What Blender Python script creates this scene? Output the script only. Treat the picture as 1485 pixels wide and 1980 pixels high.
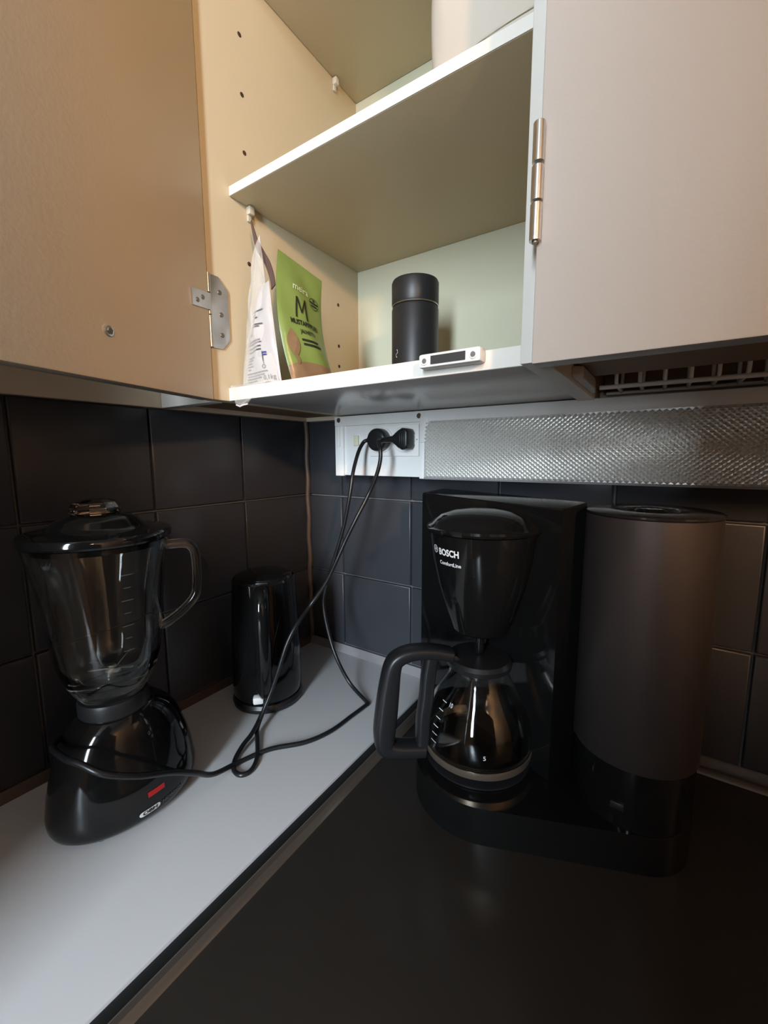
import bpy, bmesh, math, random
from mathutils import Vector, Matrix
random.seed(7)
for o in list(bpy.data.objects): bpy.data.objects.remove(o)
S = bpy.context.scene
COL = S.collection

# ------------------------------------------------------------------ camera
F_PX, PITCH, YAW, ROLL = 805.393, 0.1333, 0.5894, -0.0033
CAM = Vector((0.5959, -0.6144, 0.3858))
d = Vector((-math.sin(YAW)*math.cos(PITCH), math.cos(YAW)*math.cos(PITCH), -math.sin(PITCH)))
r0 = Vector((math.cos(YAW), math.sin(YAW), 0)); u0 = r0.cross(d)
r1 = r0*math.cos(ROLL)+u0*math.sin(ROLL); u1 = -r0*math.sin(ROLL)+u0*math.cos(ROLL)
cd = bpy.data.cameras.new('camera'); cam = bpy.data.objects.new('camera', cd); COL.objects.link(cam)
cd.sensor_fit = 'HORIZONTAL'; cd.sensor_width = 36.0; cd.lens = F_PX*36.0/1485.0
cd.clip_start = 0.01; cd.clip_end = 50
M3 = Matrix((r1, u1, -d)).transposed()
cam.matrix_world = Matrix.Translation(CAM) @ M3.to_4x4()
S.camera = cam

# ------------------------------------------------------------------ world, lights, exposure
W = bpy.data.worlds.new('world'); S.world = W; W.use_nodes = True
W.node_tree.nodes['Background'].inputs[0].default_value = (0.55, 0.68, 0.9, 1)
W.node_tree.nodes['Background'].inputs[1].default_value = 0.6
S.view_settings.view_transform = 'Standard'; S.view_settings.look = 'None'
S.view_settings.exposure = 0.0; S.view_settings.gamma = 1.0; S.view_settings.use_curve_mapping = False

WIN_C = Vector((0.93, -2.47, 0.85)); WIN_W, WIN_H = 0.34, 1.30
def area_light(name, loc, rot, sx, sy, energy, color):
    l = bpy.data.lights.new(name, 'AREA'); l.shape = 'RECTANGLE'; l.size = sx; l.size_y = sy
    l.energy = energy; l.color = color
    o = bpy.data.objects.new(name, l); COL.objects.link(o); o.location = loc; o.rotation_euler = rot
    return o
# daylight coming in through the window opening behind the viewer
area_light('window_daylight', WIN_C, (math.radians(90), 0, math.radians(0)), WIN_W, WIN_H, 98.0, (0.76, 0.89, 1.0))
LAMP = Vector((1.78, -1.50, 0.92)); LAMP_W = 82.0; LAMP_COL = (1.0, 0.60, 0.32)

# ------------------------------------------------------------------ materials
MATS = {}
def mat(name, col, rough=0.5, metal=0.0, spec=0.5, noise=0.0, nscale=40.0, bump=0.0, bscale=200.0, trans=0.0, ior=1.45, coat=0.0, emit=None, estr=0.0):
    if name in MATS: return MATS[name]
    m = bpy.data.materials.new(name); m.use_nodes = True; nt = m.node_tree; b = nt.nodes['Principled BSDF']
    b.inputs['Base Color'].default_value = (*col, 1); b.inputs['Roughness'].default_value = rough
    b.inputs['Metallic'].default_value = metal; b.inputs['Specular IOR Level'].default_value = spec
    b.inputs['Transmission Weight'].default_value = trans; b.inputs['IOR'].default_value = ior
    b.inputs['Coat Weight'].default_value = coat
    if emit: b.inputs['Emission Color'].default_value = (*emit, 1); b.inputs['Emission Strength'].default_value = estr
    tc = nt.nodes.new('ShaderNodeTexCoord')
    if noise > 0:
        n = nt.nodes.new('ShaderNodeTexNoise'); n.inputs['Scale'].default_value = nscale; n.inputs['Detail'].default_value = 4
        mx = nt.nodes.new('ShaderNodeMix'); mx.data_type = 'RGBA'
        mx.inputs[6].default_value = (*[c*(1-noise) for c in col], 1); mx.inputs[7].default_value = (*[min(1, c*(1+noise)) for c in col], 1)
        nt.links.new(tc.outputs['Object'], n.inputs['Vector']); nt.links.new(n.outputs['Fac'], mx.inputs[0]); nt.links.new(mx.outputs[2], b.inputs['Base Color'])
    if bump > 0:
        n2 = nt.nodes.new('ShaderNodeTexNoise'); n2.inputs['Scale'].default_value = bscale; n2.inputs['Detail'].default_value = 3
        bp = nt.nodes.new('ShaderNodeBump'); bp.inputs['Strength'].default_value = bump; bp.inputs['Distance'].default_value = 0.002
        nt.links.new(tc.outputs['Object'], n2.inputs['Vector']); nt.links.new(n2.outputs['Fac'], bp.inputs['Height']); nt.links.new(bp.outputs['Normal'], b.inputs['Normal'])
    MATS[name] = m; return m
def film(name, col, opacity, rough=0.15):
    m = bpy.data.materials.new(name); m.use_nodes = True; nt = m.node_tree; nt.nodes.remove(nt.nodes['Principled BSDF'])
    out = [n for n in nt.nodes if n.type == 'OUTPUT_MATERIAL'][0]
    t = nt.nodes.new('ShaderNodeBsdfTransparent'); g = nt.nodes.new('ShaderNodeBsdfPrincipled')
    g.inputs['Base Color'].default_value = (*col, 1); g.inputs['Roughness'].default_value = rough
    lw = nt.nodes.new('ShaderNodeLayerWeight'); lw.inputs['Blend'].default_value = 0.35
    mr = nt.nodes.new('ShaderNodeMapRange'); mr.inputs[3].default_value = opacity; mr.inputs[4].default_value = min(1, opacity+0.45)
    mx = nt.nodes.new('ShaderNodeMixShader')
    nt.links.new(lw.outputs['Facing'], mr.inputs[0]); nt.links.new(mr.outputs[0], mx.inputs[0])
    nt.links.new(t.outputs[0], mx.inputs[1]); nt.links.new(g.outputs[0], mx.inputs[2]); nt.links.new(mx.outputs[0], out.inputs[0])
    return m
m_plaster = mat('cream_plaster', (0.72, 0.60, 0.45), 0.7, bump=0.15, bscale=60)
m_room = mat('room_paint', (0.16, 0.135, 0.11), 0.8, noise=0.06, nscale=3)
m_ochre = mat('ochre_wall_paint', (0.34, 0.24, 0.15), 0.8, noise=0.05, nscale=3)
m_ceiling = mat('ceiling_paint', (0.18, 0.165, 0.15), 0.8, noise=0.04, nscale=3)
m_floor = mat('floor_boards', (0.10, 0.06, 0.035), 0.4, noise=0.3, nscale=8)
m_grout = mat('grey_grout', (0.13, 0.13, 0.135), 0.9, noise=0.2, nscale=80)
m_tile = mat('charcoal_painted_tile', (0.036, 0.038, 0.044), 0.32, spec=0.35, noise=0.10, nscale=9, bump=0.08, bscale=25)
m_caulk = mat('grey_sealant', (0.22, 0.205, 0.21), 0.6, noise=0.1, nscale=60)
m_brown = mat('brown_trim', (0.07, 0.045, 0.035), 0.5, noise=0.2, nscale=40)
m_counter = mat('white_laminate_worktop', (0.68, 0.68, 0.69), 0.42, noise=0.035, nscale=5, bump=0.02, bscale=400)
m_dark_top = mat('dark_satin_worktop', (0.030, 0.025, 0.021), 0.27, noise=0.15, nscale=4, bump=0.02, bscale=60)
m_rim = mat('dark_worktop_rim', (0.13, 0.105, 0.085), 0.30, metal=0.5, noise=0.12, nscale=20)
m_black_gap = mat('black_rubber', (0.008, 0.008, 0.008), 0.6, noise=0.2)
m_cab = mat('white_cabinet_board', (0.53, 0.505, 0.465), 0.42, noise=0.025, nscale=12, bump=0.05, bscale=350)
m_cabin = mat('cream_cabinet_interior', (0.55, 0.465, 0.315), 0.45, noise=0.025, nscale=12, bump=0.03, bscale=350)
m_under = mat('grey_white_laminate_underside', (0.60, 0.57, 0.54), 0.22, noise=0.04, nscale=10)
m_door = mat('painted_door', (0.47, 0.45, 0.425), 0.38, noise=0.02, nscale=10, bump=0.06, bscale=300)
m_door_in = mat('lamplit_cream_door', (0.52, 0.435, 0.325), 0.42, noise=0.02, nscale=10, bump=0.06, bscale=300)  # cream inner face, tinted warmer to stand in for lamplight on it
m_edge = mat('white_edge_band', (0.72, 0.69, 0.63), 0.4, noise=0.02)
m_hole = mat('drill_hole_shade', (0.05, 0.025, 0.012), 0.9, noise=0.2)
m_steel = mat('steel_hinge', (0.55, 0.53, 0.50), 0.30, metal=1.0, noise=0.12, nscale=120)
m_darksteel = mat('aged_screw', (0.22, 0.19, 0.16), 0.4, metal=0.9, noise=0.2, nscale=200)
m_wood = mat('raw_brown_board', (0.26, 0.155, 0.09), 0.6, noise=0.25, nscale=14)
m_wire = mat('white_coated_wire', (0.82, 0.78, 0.72), 0.4, noise=0.05)
m_white_pl = mat('white_plastic', (0.80, 0.79, 0.77), 0.35, noise=0.02)
m_cream_pl = mat('yellowed_plastic', (0.72, 0.66, 0.48), 0.35, noise=0.04)
m_prism = mat('prismatic_diffuser', (0.74, 0.73, 0.69), 0.18, metal=0.45, noise=0.05, nscale=60)
m_blk = mat('gloss_black_plastic', (0.006, 0.006, 0.006), 0.08, spec=0.5, noise=0.1)
m_blk_s = mat('satin_black_plastic', (0.012, 0.012, 0.013), 0.35, noise=0.1)
m_blk_m = mat('matte_black_coating', (0.014, 0.014, 0.015), 0.42, noise=0.1)
m_grey_ring = mat('dark_grey_plastic', (0.016, 0.016, 0.017), 0.4, noise=0.1)
m_tank = mat('anthracite_satin_metal', (0.066, 0.056, 0.053), 0.45, metal=0.6, noise=0.05, nscale=90)
m_tanklid = mat('smoked_lid', (0.016, 0.015, 0.016), 0.12, noise=0.1)
m_glass = mat('clear_glass', (0.93, 0.95, 0.94), 0.0, trans=1.0, ior=1.45, noise=0.005)
m_band = mat('brushed_band', (0.62, 0.50, 0.38), 0.28, metal=0.9, noise=0.08, nscale=90)  # brown tint puts the lamp's warm reflection into the metal colour
m_cord = mat('black_cord', (0.010, 0.010, 0.011), 0.32, noise=0.1)
m_print_w = mat('white_print', (0.78, 0.78, 0.78), 0.5, noise=0.02)
m_print_d = mat('dim_grey_print', (0.10, 0.10, 0.10), 0.5, noise=0.02)
m_print_k = mat('black_print', (0.012, 0.014, 0.01), 0.5, noise=0.02)
m_print_b = mat('blue_print', (0.03, 0.04, 0.25), 0.5, noise=0.02)
m_red = mat('red_switch', (0.45, 0.010, 0.010), 0.25, noise=0.1)
m_green = mat('green_printed_film', (0.175, 0.235, 0.058), 0.30, noise=0.10, nscale=30, bump=0.2, bscale=70)
m_pale = mat('pale_green_print', (0.55, 0.62, 0.36), 0.5, noise=0.02)
m_pepper = mat('ground_pepper_behind_film', (0.21, 0.13, 0.07), 0.30, noise=0.2, nscale=120, bump=0.3, bscale=60)
m_label = mat('white_packet_film', (0.48, 0.455, 0.445), 0.28, noise=0.05, nscale=40, bump=0.35, bscale=55)
m_ribbon = mat('brown_sealing_strip', (0.10, 0.06, 0.05), 0.5, noise=0.2)
m_pkg = mat('white_paper_package', (0.52, 0.465, 0.395), 0.5, noise=0.03, bump=0.5, bscale=22)
m_film = film('clear_bag_film', (0.85, 0.80, 0.74), 0.16)
m_acryl = mat('clear_knob_plastic', (0.70, 0.68, 0.68), 0.0, trans=1.0, ior=1.49, noise=0.01)
m_pin = mat('translucent_pin_plastic', (0.72, 0.66, 0.54), 0.25, trans=0.3, noise=0.03)
m_bulb = mat('glowing_bulb', (0.9, 0.8, 0.6), 0.4, emit=LAMP_COL, estr=LAMP_W/(math.pi*4*math.pi*0.046**2), noise=0.02)
m_blocker = mat('blocker_enamel', (0.55, 0.53, 0.5), 0.4, noise=0.02)

# ------------------------------------------------------------------ helpers
def smooth(me, ang=40):
    me.polygons.foreach_set('use_smooth', [True]*len(me.polygons))
    try: me.set_sharp_from_angle(angle=math.radians(ang))
    except Exception: pass
def link(name, me, material, parent=None, loc=None):
    o = bpy.data.objects.new(name, me); COL.objects.link(o)
    if material and not me.materials: me.materials.append(material)
    if loc: o.location = loc
    if parent: o.parent = parent; o.matrix_parent_inverse = Matrix.Translation(-world_loc(parent))
    return o
def world_loc(o):
    v = Vector(o.location)
    p = o.parent
    return v     # parents are only translated and children are written in world space
def from_data(name, vs, fs, material, parent=None, ang=40, sm=True):
    me = bpy.data.meshes.new(name); me.from_pydata([tuple(v) for v in vs], [], fs); me.update()
    if sm: smooth(me, ang)
    return link(name, me, material, parent)
def from_bm(name, bm, material, parent=None, ang=40, sm=True):
    bmesh.ops.recalc_face_normals(bm, faces=bm.faces)
    me = bpy.data.meshes.new(name); bm.to_mesh(me); bm.free()
    if sm: smooth(me, ang)
    return link(name, me, material, parent)
def bm_box(bm, lo, hi, bev=0.0, seg=2, mtx=None):
    c = [(a+b)/2 for a, b in zip(lo, hi)]; s = [abs(b-a) for a, b in zip(lo, hi)]
    m = Matrix.Translation(c) @ Matrix.Diagonal((*s, 1))
    if mtx: m = mtx @ m
    r = bmesh.ops.create_cube(bm, size=1, matrix=m)
    if bev > 0:
        es = list({e for v in r['verts'] for e in v.link_edges})
        bmesh.ops.bevel(bm, geom=es, offset=bev, segments=seg, affect='EDGES', profile=0.5)
def box(name, lo, hi, material, parent=None, bev=0.0, seg=2, mtx=None):
    bm = bmesh.new(); bm_box(bm, lo, hi, bev, seg, mtx); return from_bm(name, bm, material, parent)
def bm_prism(bm, pts, z0, z1, bev=0.0, mtx=None, seg=2):
    n = len(pts)
    va = [bm.verts.new((x, y, z0)) for x, y in pts]; vb = [bm.verts.new((x, y, z1)) for x, y in pts]
    f1 = bm.faces.new(va[::-1]); f2 = bm.faces.new(vb)
    for i in range(n): bm.faces.new((va[i], va[(i+1) % n], vb[(i+1) % n], vb[i]))
    if mtx: bmesh.ops.transform(bm, matrix=mtx, verts=va+vb)
    if bev > 0:
        es = list(f1.edges)+list(f2.edges)
        bmesh.ops.bevel(bm, geom=es, offset=bev, segments=seg, affect='EDGES', profile=0.5)
def prism(name, pts, z0, z1, material, parent=None, bev=0.0, mtx=None, ang=40):
    bm = bmesh.new(); bm_prism(bm, pts, z0, z1, bev, mtx); return from_bm(name, bm, material, parent, ang)
def lathe_data(prof, c, seg=48, fn=None):
    vs, fs, rings = [], [], []
    for (r, z) in prof:
        if r <= 1e-6: rings.append([len(vs)]); vs.append((c[0], c[1], c[2]+z)); continue
        ring = []
        for k in range(seg):
            a = 2*math.pi*k/seg
            x, y = (fn(r, z, a) if fn else (r*math.cos(a), r*math.sin(a)))
            ring.append(len(vs)); vs.append((c[0]+x, c[1]+y, c[2]+z))
        rings.append(ring)
    for A, B in zip(rings, rings[1:]):
        if len(A) == 1 and len(B) == 1: continue
        for k in range(seg):
            k2 = (k+1) % seg
            if len(A) == 1: fs.append((A[0], B[k2], B[k]))
            elif len(B) == 1: fs.append((A[k], A[k2], B[0]))
            else: fs.append((A[k], A[k2], B[k2], B[k]))
    return vs, fs
def lathe(name, prof, c, material, parent=None, seg=48, fn=None, ang=35):
    vs, fs = lathe_data(prof, c, seg, fn)
    return from_data(name, vs, fs, material, parent, ang)
def cat(pts, n=8, closed=False):
    P = [Vector(q) for q in pts]; out = []
    m = len(P)
    for i in range(m if closed else m-1):
        if closed: a, b, c_, e = P[i-1], P[i], P[(i+1) % m], P[(i+2) % m]
        else: a, b, c_, e = P[max(i-1, 0)], P[i], P[i+1], P[min(i+2, m-1)]
        for k in range(n):
            t = k/n
            out.append(0.5*((2*b)+(c_-a)*t+(2*a-5*b+4*c_-e)*t*t+(3*b-a-3*c_+e)*t**3))
    if not closed: out.append(P[-1])
    return out
def tube_data(pts, rad, seg=10, closed=False, flat=None):
    P = [Vector(q) for q in pts]; n = len(P); vs, fs = [], []
    up = Vector((0.01, 0.02, 1))
    prev = None
    for i in range(n):
        if closed: t = P[(i+1) % n]-P[i-1]
        else: t = P[min(i+1, n-1)]-P[max(i-1, 0)]
        t.normalize()
        if prev is None: a = t.cross(up); a = a if a.length > 1e-3 else t.cross(Vector((1, 0, 0)))
        else: a = prev-t*prev.dot(t)
        a.normalize(); prev = a; b = t.cross(a)
        r = rad[i] if isinstance(rad, (list, tuple)) else rad
        for k in range(seg):
            th = 2*math.pi*k/seg
            vs.append(P[i]+a*(math.cos(th)*r)+b*(math.sin(th)*r*(flat or 1)))
    m = n if closed else n-1
    for i in range(m):
        j = (i+1) % n
        for k in range(seg):
            k2 = (k+1) % seg
            fs.append((i*seg+k, i*seg+k2, j*seg+k2, j*seg+k))
    if not closed: fs.append(tuple(range(seg))[::-1]); fs.append(tuple((n-1)*seg+k for k in range(seg)))
    return vs, fs
def tube(name, pts, rad, material, parent=None, seg=10, closed=False):
    vs, fs = tube_data(pts, rad, seg, closed); return from_data(name, vs, fs, material, parent, 60)
def disc_cyl(name, c, axis, r, h, material, parent=None, seg=20, bev=0.0):
    """cylinder from c along axis"""
    ax = Vector(axis).normalized(); q = Vector((0, 0, 1)).rotation_difference(ax).to_matrix().to_4x4()
    b = min(bev, r*0.45, h*0.45)
    prof = [(0, 0), (r, 0), (r, h-b), (r-b, h), (0, h)] if b > 0 else [(0, 0), (r, 0), (r, h), (0, h)]
    vs, fs = lathe_data(prof, (0, 0, 0), seg)
    m = Matrix.Translation(c) @ q
    return from_data(name, [m @ Vector(v) for v in vs], fs, material, parent, 35)
def ring_cyl(name, c, axis, r0_, r1_, h, material, parent=None, seg=28):
    ax = Vector(axis).normalized(); q = Vector((0, 0, 1)).rotation_difference(ax).to_matrix().to_4x4()
    vs, fs = lathe_data([(r0_, 0), (r1_, 0), (r1_, h*.7), (r1_-(r1_-r0_)*.3, h), (r0_, h), (r0_, 0)], (0, 0, 0), seg)
    m = Matrix.Translation(c) @ q
    return from_data(name, [m @ Vector(v) for v in vs], fs, material, parent, 35)
def empty(name, loc):
    o = bpy.data.objects.new(name, None); COL.objects.link(o); o.location = loc; o.empty_display_size = 0.02; return o
def tag(o, label=None, cat_=None, group=None, kind=None):
    if label: o['label'] = label
    if cat_: o['category'] = cat_
    if group: o['group'] = group
    if kind: o['kind'] = kind
    return o
def struct(o): o['kind'] = 'structure'; return o
def text_geo(s, size=1.0, align='CENTER', bold=0.0, sx=1.0, maxlen=0.004):
    cu = bpy.data.curves.new('t', 'FONT'); cu.body = s; cu.size = size; cu.align_x = align; cu.align_y = 'CENTER'; cu.offset = bold; cu.resolution_u = 3
    o = bpy.data.objects.new('t', cu); COL.objects.link(o)
    dg = bpy.context.evaluated_depsgraph_get(); me = o.evaluated_get(dg).to_mesh()
    vs = [(v.co.x*sx, v.co.y) for v in me.vertices]; fs = [tuple(p.vertices) for p in me.polygons]
    b_ = bmesh.new(); b_.from_mesh(me); bmesh.ops.triangulate(b_, faces=b_.faces)
    for _ in range(3):
        lg = [e for e in b_.edges if e.calc_length() > maxlen]
        if not lg: break
        bmesh.ops.subdivide_edges(b_, edges=lg, cuts=1); bmesh.ops.triangulate(b_, faces=b_.faces)
    b_.verts.index_update()
    vs = [(v.co.x*sx, v.co.y) for v in b_.verts]; fs = [tuple(v.index for v in f.verts) for f in b_.faces]; b_.free()
    o.evaluated_get(dg).to_mesh_clear(); bpy.data.objects.remove(o); bpy.data.curves.remove(cu)
    return vs, fs
def decal(name, geo, fn, material, parent, lab=None):
    vs, fs = geo
    o = from_data(name, [fn(x, y) for x, y in vs], fs, material, parent, sm=False)
    if lab: o['label'] = lab
    return o
def rect_geo(x0, y0, x1, y1, n=1):
    vs, fs = [], []
    for i in range(n+1):
        x = x0+(x1-x0)*i/n; vs += [(x, y0), (x, y1)]
    for i in range(n): fs.append((2*i, 2*i+2, 2*i+3, 2*i+1))
    return vs, fs
def ring_geo(cx, cy, ra, rb, a0=0, a1=360, n=28, asp=1.0):
    vs, fs = [], []
    for i in range(n+1):
        a = math.radians(a0+(a1-a0)*i/n)
        vs += [(cx+ra*math.cos(a)*asp, cy+ra*math.sin(a)), (cx+rb*math.cos(a)*asp, cy+rb*math.sin(a))]
    for i in range(n): fs.append((2*i, 2*i+1, 2*i+3, 2*i+2))
    return vs, fs
def merge(*geos):
    vs, fs = [], []
    for v, f in geos:
        k = len(vs); vs += v; fs += [tuple(i+k for i in q) for q in f]
    return vs, fs
def shift(geo, dx, dy): return [(x+dx, y+dy) for x, y in geo[0]], geo[1]

# ------------------------------------------------------------------ the room
Z_FLOOR, Z_CEIL, RX, RY = -0.88, 1.62, 2.30, -2.50
PROUD = 0.007                                     # tile thickness over the wall
T_TOP = 0.4535
struct(box('floor', (-0.1, RY-0.1, Z_FLOOR-0.05), (RX+0.1, 0.1, Z_FLOOR), m_floor))
struct(box('ceiling', (-0.1, RY-0.1, Z_CEIL), (RX+0.1, 0.1, Z_CEIL+0.05), m_ceiling))
wl = struct(box('wall_left', (-0.10, RY, Z_FLOOR), (-PROUD+0.0005, 0.1, Z_CEIL), m_grout))
wr = struct(box('wall_right', (-0.10, -PROUD*0+PROUD-0.0005, Z_FLOOR), (RX, 0.10, Z_CEIL), m_grout))
struct(box('wall_side', (RX, RY, Z_FLOOR), (RX+0.1, 0.1, Z_CEIL), m_ochre))
# wall behind the viewer, with the window opening
wx0, wx1 = WIN_C.x-WIN_W/2-0.03, WIN_C.x+WIN_W/2+0.03
wz0, wz1 = WIN_C.z-WIN_H/2-0.03, WIN_C.z+WIN_H/2+0.03
bm = bmesh.new()
bm_box(bm, (-0.1, RY-0.1, Z_FLOOR), (wx0, RY, Z_CEIL)); bm_box(bm, (wx1, RY-0.1, Z_FLOOR), (RX, RY, Z_CEIL))
bm_box(bm, (wx0, RY-0.1, Z_FLOOR), (wx1, RY, wz0)); bm_box(bm, (wx0, RY-0.1, wz1), (wx1, RY, Z_CEIL))
struct(from_bm('wall_back', bm, m_room, sm=False))
win = struct(empty('window_1', (WIN_C.x, RY-0.05, WIN_C.z)))
bm = bmesh.new()
for lo, hi in [((wx0, RY-0.07, wz0), (wx0+0.03, RY-0.03, wz1)), ((wx1-0.03, RY-0.07, wz0), (wx1, RY-0.03, wz1)), ((wx0, RY-0.07, wz0), (wx1, RY-0.03, wz0+0.03)), ((wx0, RY-0.07, wz1-0.03), (wx1, RY-0.03, wz1))]: bm_box(bm, lo, hi)
from_bm('window_frame', bm, m_white_pl, win, sm=False)
box('pane', (wx0+0.02, RY-0.052, wz0+0.02), (wx1-0.02, RY-0.048, wz1-0.02), film('window_glass', (0.9, 0.95, 1), 0.04, 0.02), win)
# plaster above the tiles
struct(box('trim_1', (-0.02, -1.6, T_TOP), (0.004, -0.0, Z_CEIL), m_plaster, bev=0.0015))
struct(box('trim_2', (0.0, -0.0025, T_TOP), (RX, 0.02, Z_CEIL), m_plaster))

# tiles, one object each
TILE, GAP = 0.152, 0.0032
X0, Y0, Z0 = 0.0892, 0.1549, 0.0058
tile_cache = {}
def tile_mesh(w, h):
    k = (round(w, 4), round(h, 4))
    if k in tile_cache: return tile_cache[k]
    bm = bmesh.new(); b = 0.0016; t = PROUD
    a, c = w/2, h/2
    v0 = [bm.verts.new(q) for q in ((-a, -c, 0), (a, -c, 0), (a, c, 0), (-a, c, 0))]
    v1 = [bm.verts.new(q) for q in ((-a, -c, t-b), (a, -c, t-b), (a, c, t-b), (-a, c, t-b))]
    v2 = [bm.verts.new((x*(a-b*.45)/a, y*(c-b*.45)/c, t-b*.3)) for x, y in ((-a, -c), (a, -c), (a, c), (-a, c))]
    v3 = [bm.verts.new((x*(a-b*1.4)/a, y*(c-b*1.4)/c, t)) for x, y in ((-a, -c), (a, -c), (a, c), (-a, c))]
    for A, B in ((v0, v1), (v1, v2), (v2, v3)):
        for i in range(4): bm.faces.new((A[i], A[(i+1) % 4], B[(i+1) % 4], B[i]))
    bm.faces.new(v3)
    me = bpy.data.meshes.new('tile'); bm.to_mesh(me); bm.free(); smooth(me, 60); me.materials.append(m_tile)
    tile_cache[k] = me; return me
zr = [(Z0+0.0075, Z0+TILE)] + [(Z0+TILE*k, Z0+TILE*(k+1)) for k in (1,)] + [(Z0+2*TILE, T_TOP)]
def put_tile(parent, axis, a0, a1, z0, z1):
    w, h = a1-a0-GAP, z1-z0-GAP
    o = bpy.data.objects.new('tile', tile_mesh(w, h)); COL.objects.link(o); o.parent = parent
    jit = random.uniform(-0.0005, 0.0003)
    if axis == 'r':   # on the right wall, facing -y
        m = Matrix(((1, 0, 0), (0, 0, -1), (0, 1, 0))).to_4x4(); loc = ((a0+a1)/2, PROUD-0.0006-jit, (z0+z1)/2)
    else:             # on the left wall, facing +x
        m = Matrix(((0, 0, 1), (1, 0, 0), (0, 1, 0))).to_4x4(); loc = (-PROUD+0.0006+jit, (a0+a1)/2, (z0+z1)/2)
    tilt = Matrix.Rotation(random.uniform(-0.004, 0.004), 4, 'X') @ Matrix.Rotation(random.uniform(-0.004, 0.004), 4, 'Y')
    o.matrix_local = Matrix.Translation(loc) @ m @ tilt
for z0, z1 in zr:
    put_tile(wr, 'r', 0.002, X0, z0, z1)
    for k in range(6): put_tile(wr, 'r', X0+TILE*k, X0+TILE*(k+1), z0, z1)
    put_tile(wl, 'l', -Y0, -0.002, z0, z1)
    for k in range(6): put_tile(wl, 'l', -Y0-TILE*(k+1), -Y0-TILE*k, z0, z1)
# sealant lines and the corner bead
bm = bmesh.new(); bm_prism(bm, [(0, 0), (-0.011, 0), (-0.002, 0.0125), (0, 0.0125)], 0.0, 0.2925, mtx=Matrix(((0, 0, 1, 0), (1, 0, 0, 0), (0, 1, 0, 0.0), (0, 0, 0, 1))))
struct(from_bm('trim_3', bm, m_caulk))
bm = bmesh.new(); bm_prism(bm, [(0, 0), (-0.008, 0), (-0.001, 0.011), (0, 0.011)], -1.05, 0.0, mtx=Matrix(((-1, 0, 0, 0), (0, 0, 1, 0), (0, 1, 0, 0), (0, 0, 0, 1))))
struct(from_bm('trim_4', bm, m_brown))
bead = [(0.0035+0.0012*math.sin(k*1.7), -0.0035, 0.012+k*0.021) for k in range(22)]
struct(tube('trim_5', cat(bead, 3), 0.0048, mat('brown_corner_sealant', (0.10, 0.07, 0.055), 0.45, noise=0.3, nscale=50), seg=8))

# ------------------------------------------------------------------ worktops
WX = 0.2919
wt = tag(box('worktop', (0.0005, -1.05, -0.030), (WX, -0.0005, 0.0), m_counter, bev=0.0012), 'white laminate worktop running along the dark left wall under the blender', 'worktop')
dt = tag(empty('worktop', (0.9, -0.3, -0.03)), 'dark satin worktop with a raised rim under the coffee maker', 'worktop')
box('slab', (0.3065, -0.72, -0.032), (1.10, -0.0005, -0.0022), m_dark_top, dt, bev=0.0008)
rim_sec = [(0.0, -0.004), (0.0, 0.0016), (0.002, 0.003), (0.007, 0.003), (0.0095, 0.0014), (0.0125, -0.0020), (0.0125, -0.004)]
bm = bmesh.new(); bm_prism(bm, rim_sec, -0.72, -0.001, mtx=Matrix(((1, 0, 0, 0.3065), (0, 0, 1, 0), (0, 1, 0, 0), (0, 0, 0, 1))))
from_bm('side_rim', bm, m_rim, dt, ang=25)
bm = bmesh.new(); bm_prism(bm, [(-a-0.001, b) for a, b in rim_sec], 0.318, 1.10, mtx=Matrix(((0, 0, 1, 0), (1, 0, 0, 0), (0, 1, 0, 0), (0, 0, 0, 1))))
from_bm('back_rim', bm, m_rim, dt, ang=25)
tag(box('joint_strip', (WX+0.0003, -0.72, -0.032), (0.3062, -0.0005, -0.0035), m_black_gap), 'black sunken strip between the white and the dark worktop', 'strip')
def base_cab(lo, hi, label, face):
    t = tag(empty('base_cabinet', ((lo[0]+hi[0])/2, (lo[1]+hi[1])/2, lo[2])), label, 'cabinet', 'base cabinets')
    box('body', lo, hi, m_cab, t)
    if face == 'x': box('door', (hi[0], lo[1]+0.01, lo[2]+0.1), (hi[0]+0.018, hi[1]-0.31, hi[2]-0.005), m_door, t, bev=0.002)
    else: box('door', (lo[0]+0.005, lo[1]-0.018, lo[2]+0.1), (hi[0]-0.005, lo[1], hi[2]-0.005), m_door, t, bev=0.002)
base_cab((0.001, -1.05, Z_FLOOR), (0.28, -0.002, -0.0302), 'white base cabinet carrying the white worktop', 'n')
base_cab((0.31, -0.68, Z_FLOOR), (1.09, -0.002, -0.0322), 'white base cabinet carrying the dark worktop', 'y')

# ------------------------------------------------------------------ left wall cabinet with the open door
PXI, PXO, PRI, PRO = 0.138, 0.120, 0.5035, 0.5215
FY, BY, SY = -0.298, -0.276, -0.262
HB, HBT, TOPZ = 0.4546, 0.4702, 1.22
cab = tag(empty('wall_cabinet', (0.32, -0.15, HB)), 'open white wall cabinet with shelves above the corner', 'cabinet')
box('side_panel', (PXO, FY, HB), (PXI, -0.003, TOPZ), m_cabin, cab, bev=0.0008)
box('side_panel', (PRI, FY, HB-0.003), (PRO, -0.003, TOPZ), m_edge, cab, bev=0.0008)
bp_ = box('bottom_panel', (PXI, BY, HB), (PRI, -0.004, HBT-0.0004), m_under, cab, bev=0.0006)
box('edge_band', (PXI+0.0003, BY-0.0008, HB+0.0004), (PRI-0.0003, BY, HBT), m_edge, bp_)
box('lining', (PXI+0.0003, BY+0.0002, HBT-0.0004), (PRI-0.0003, -0.004, HBT), m_cabin, bp_)
box('back_panel', (PXI, -0.0078, HBT), (PRI, -0.0040, TOPZ-0.018), mat('pale_back_panel', (0.50, 0.485, 0.36), 0.5, noise=0.02), cab)
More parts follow.
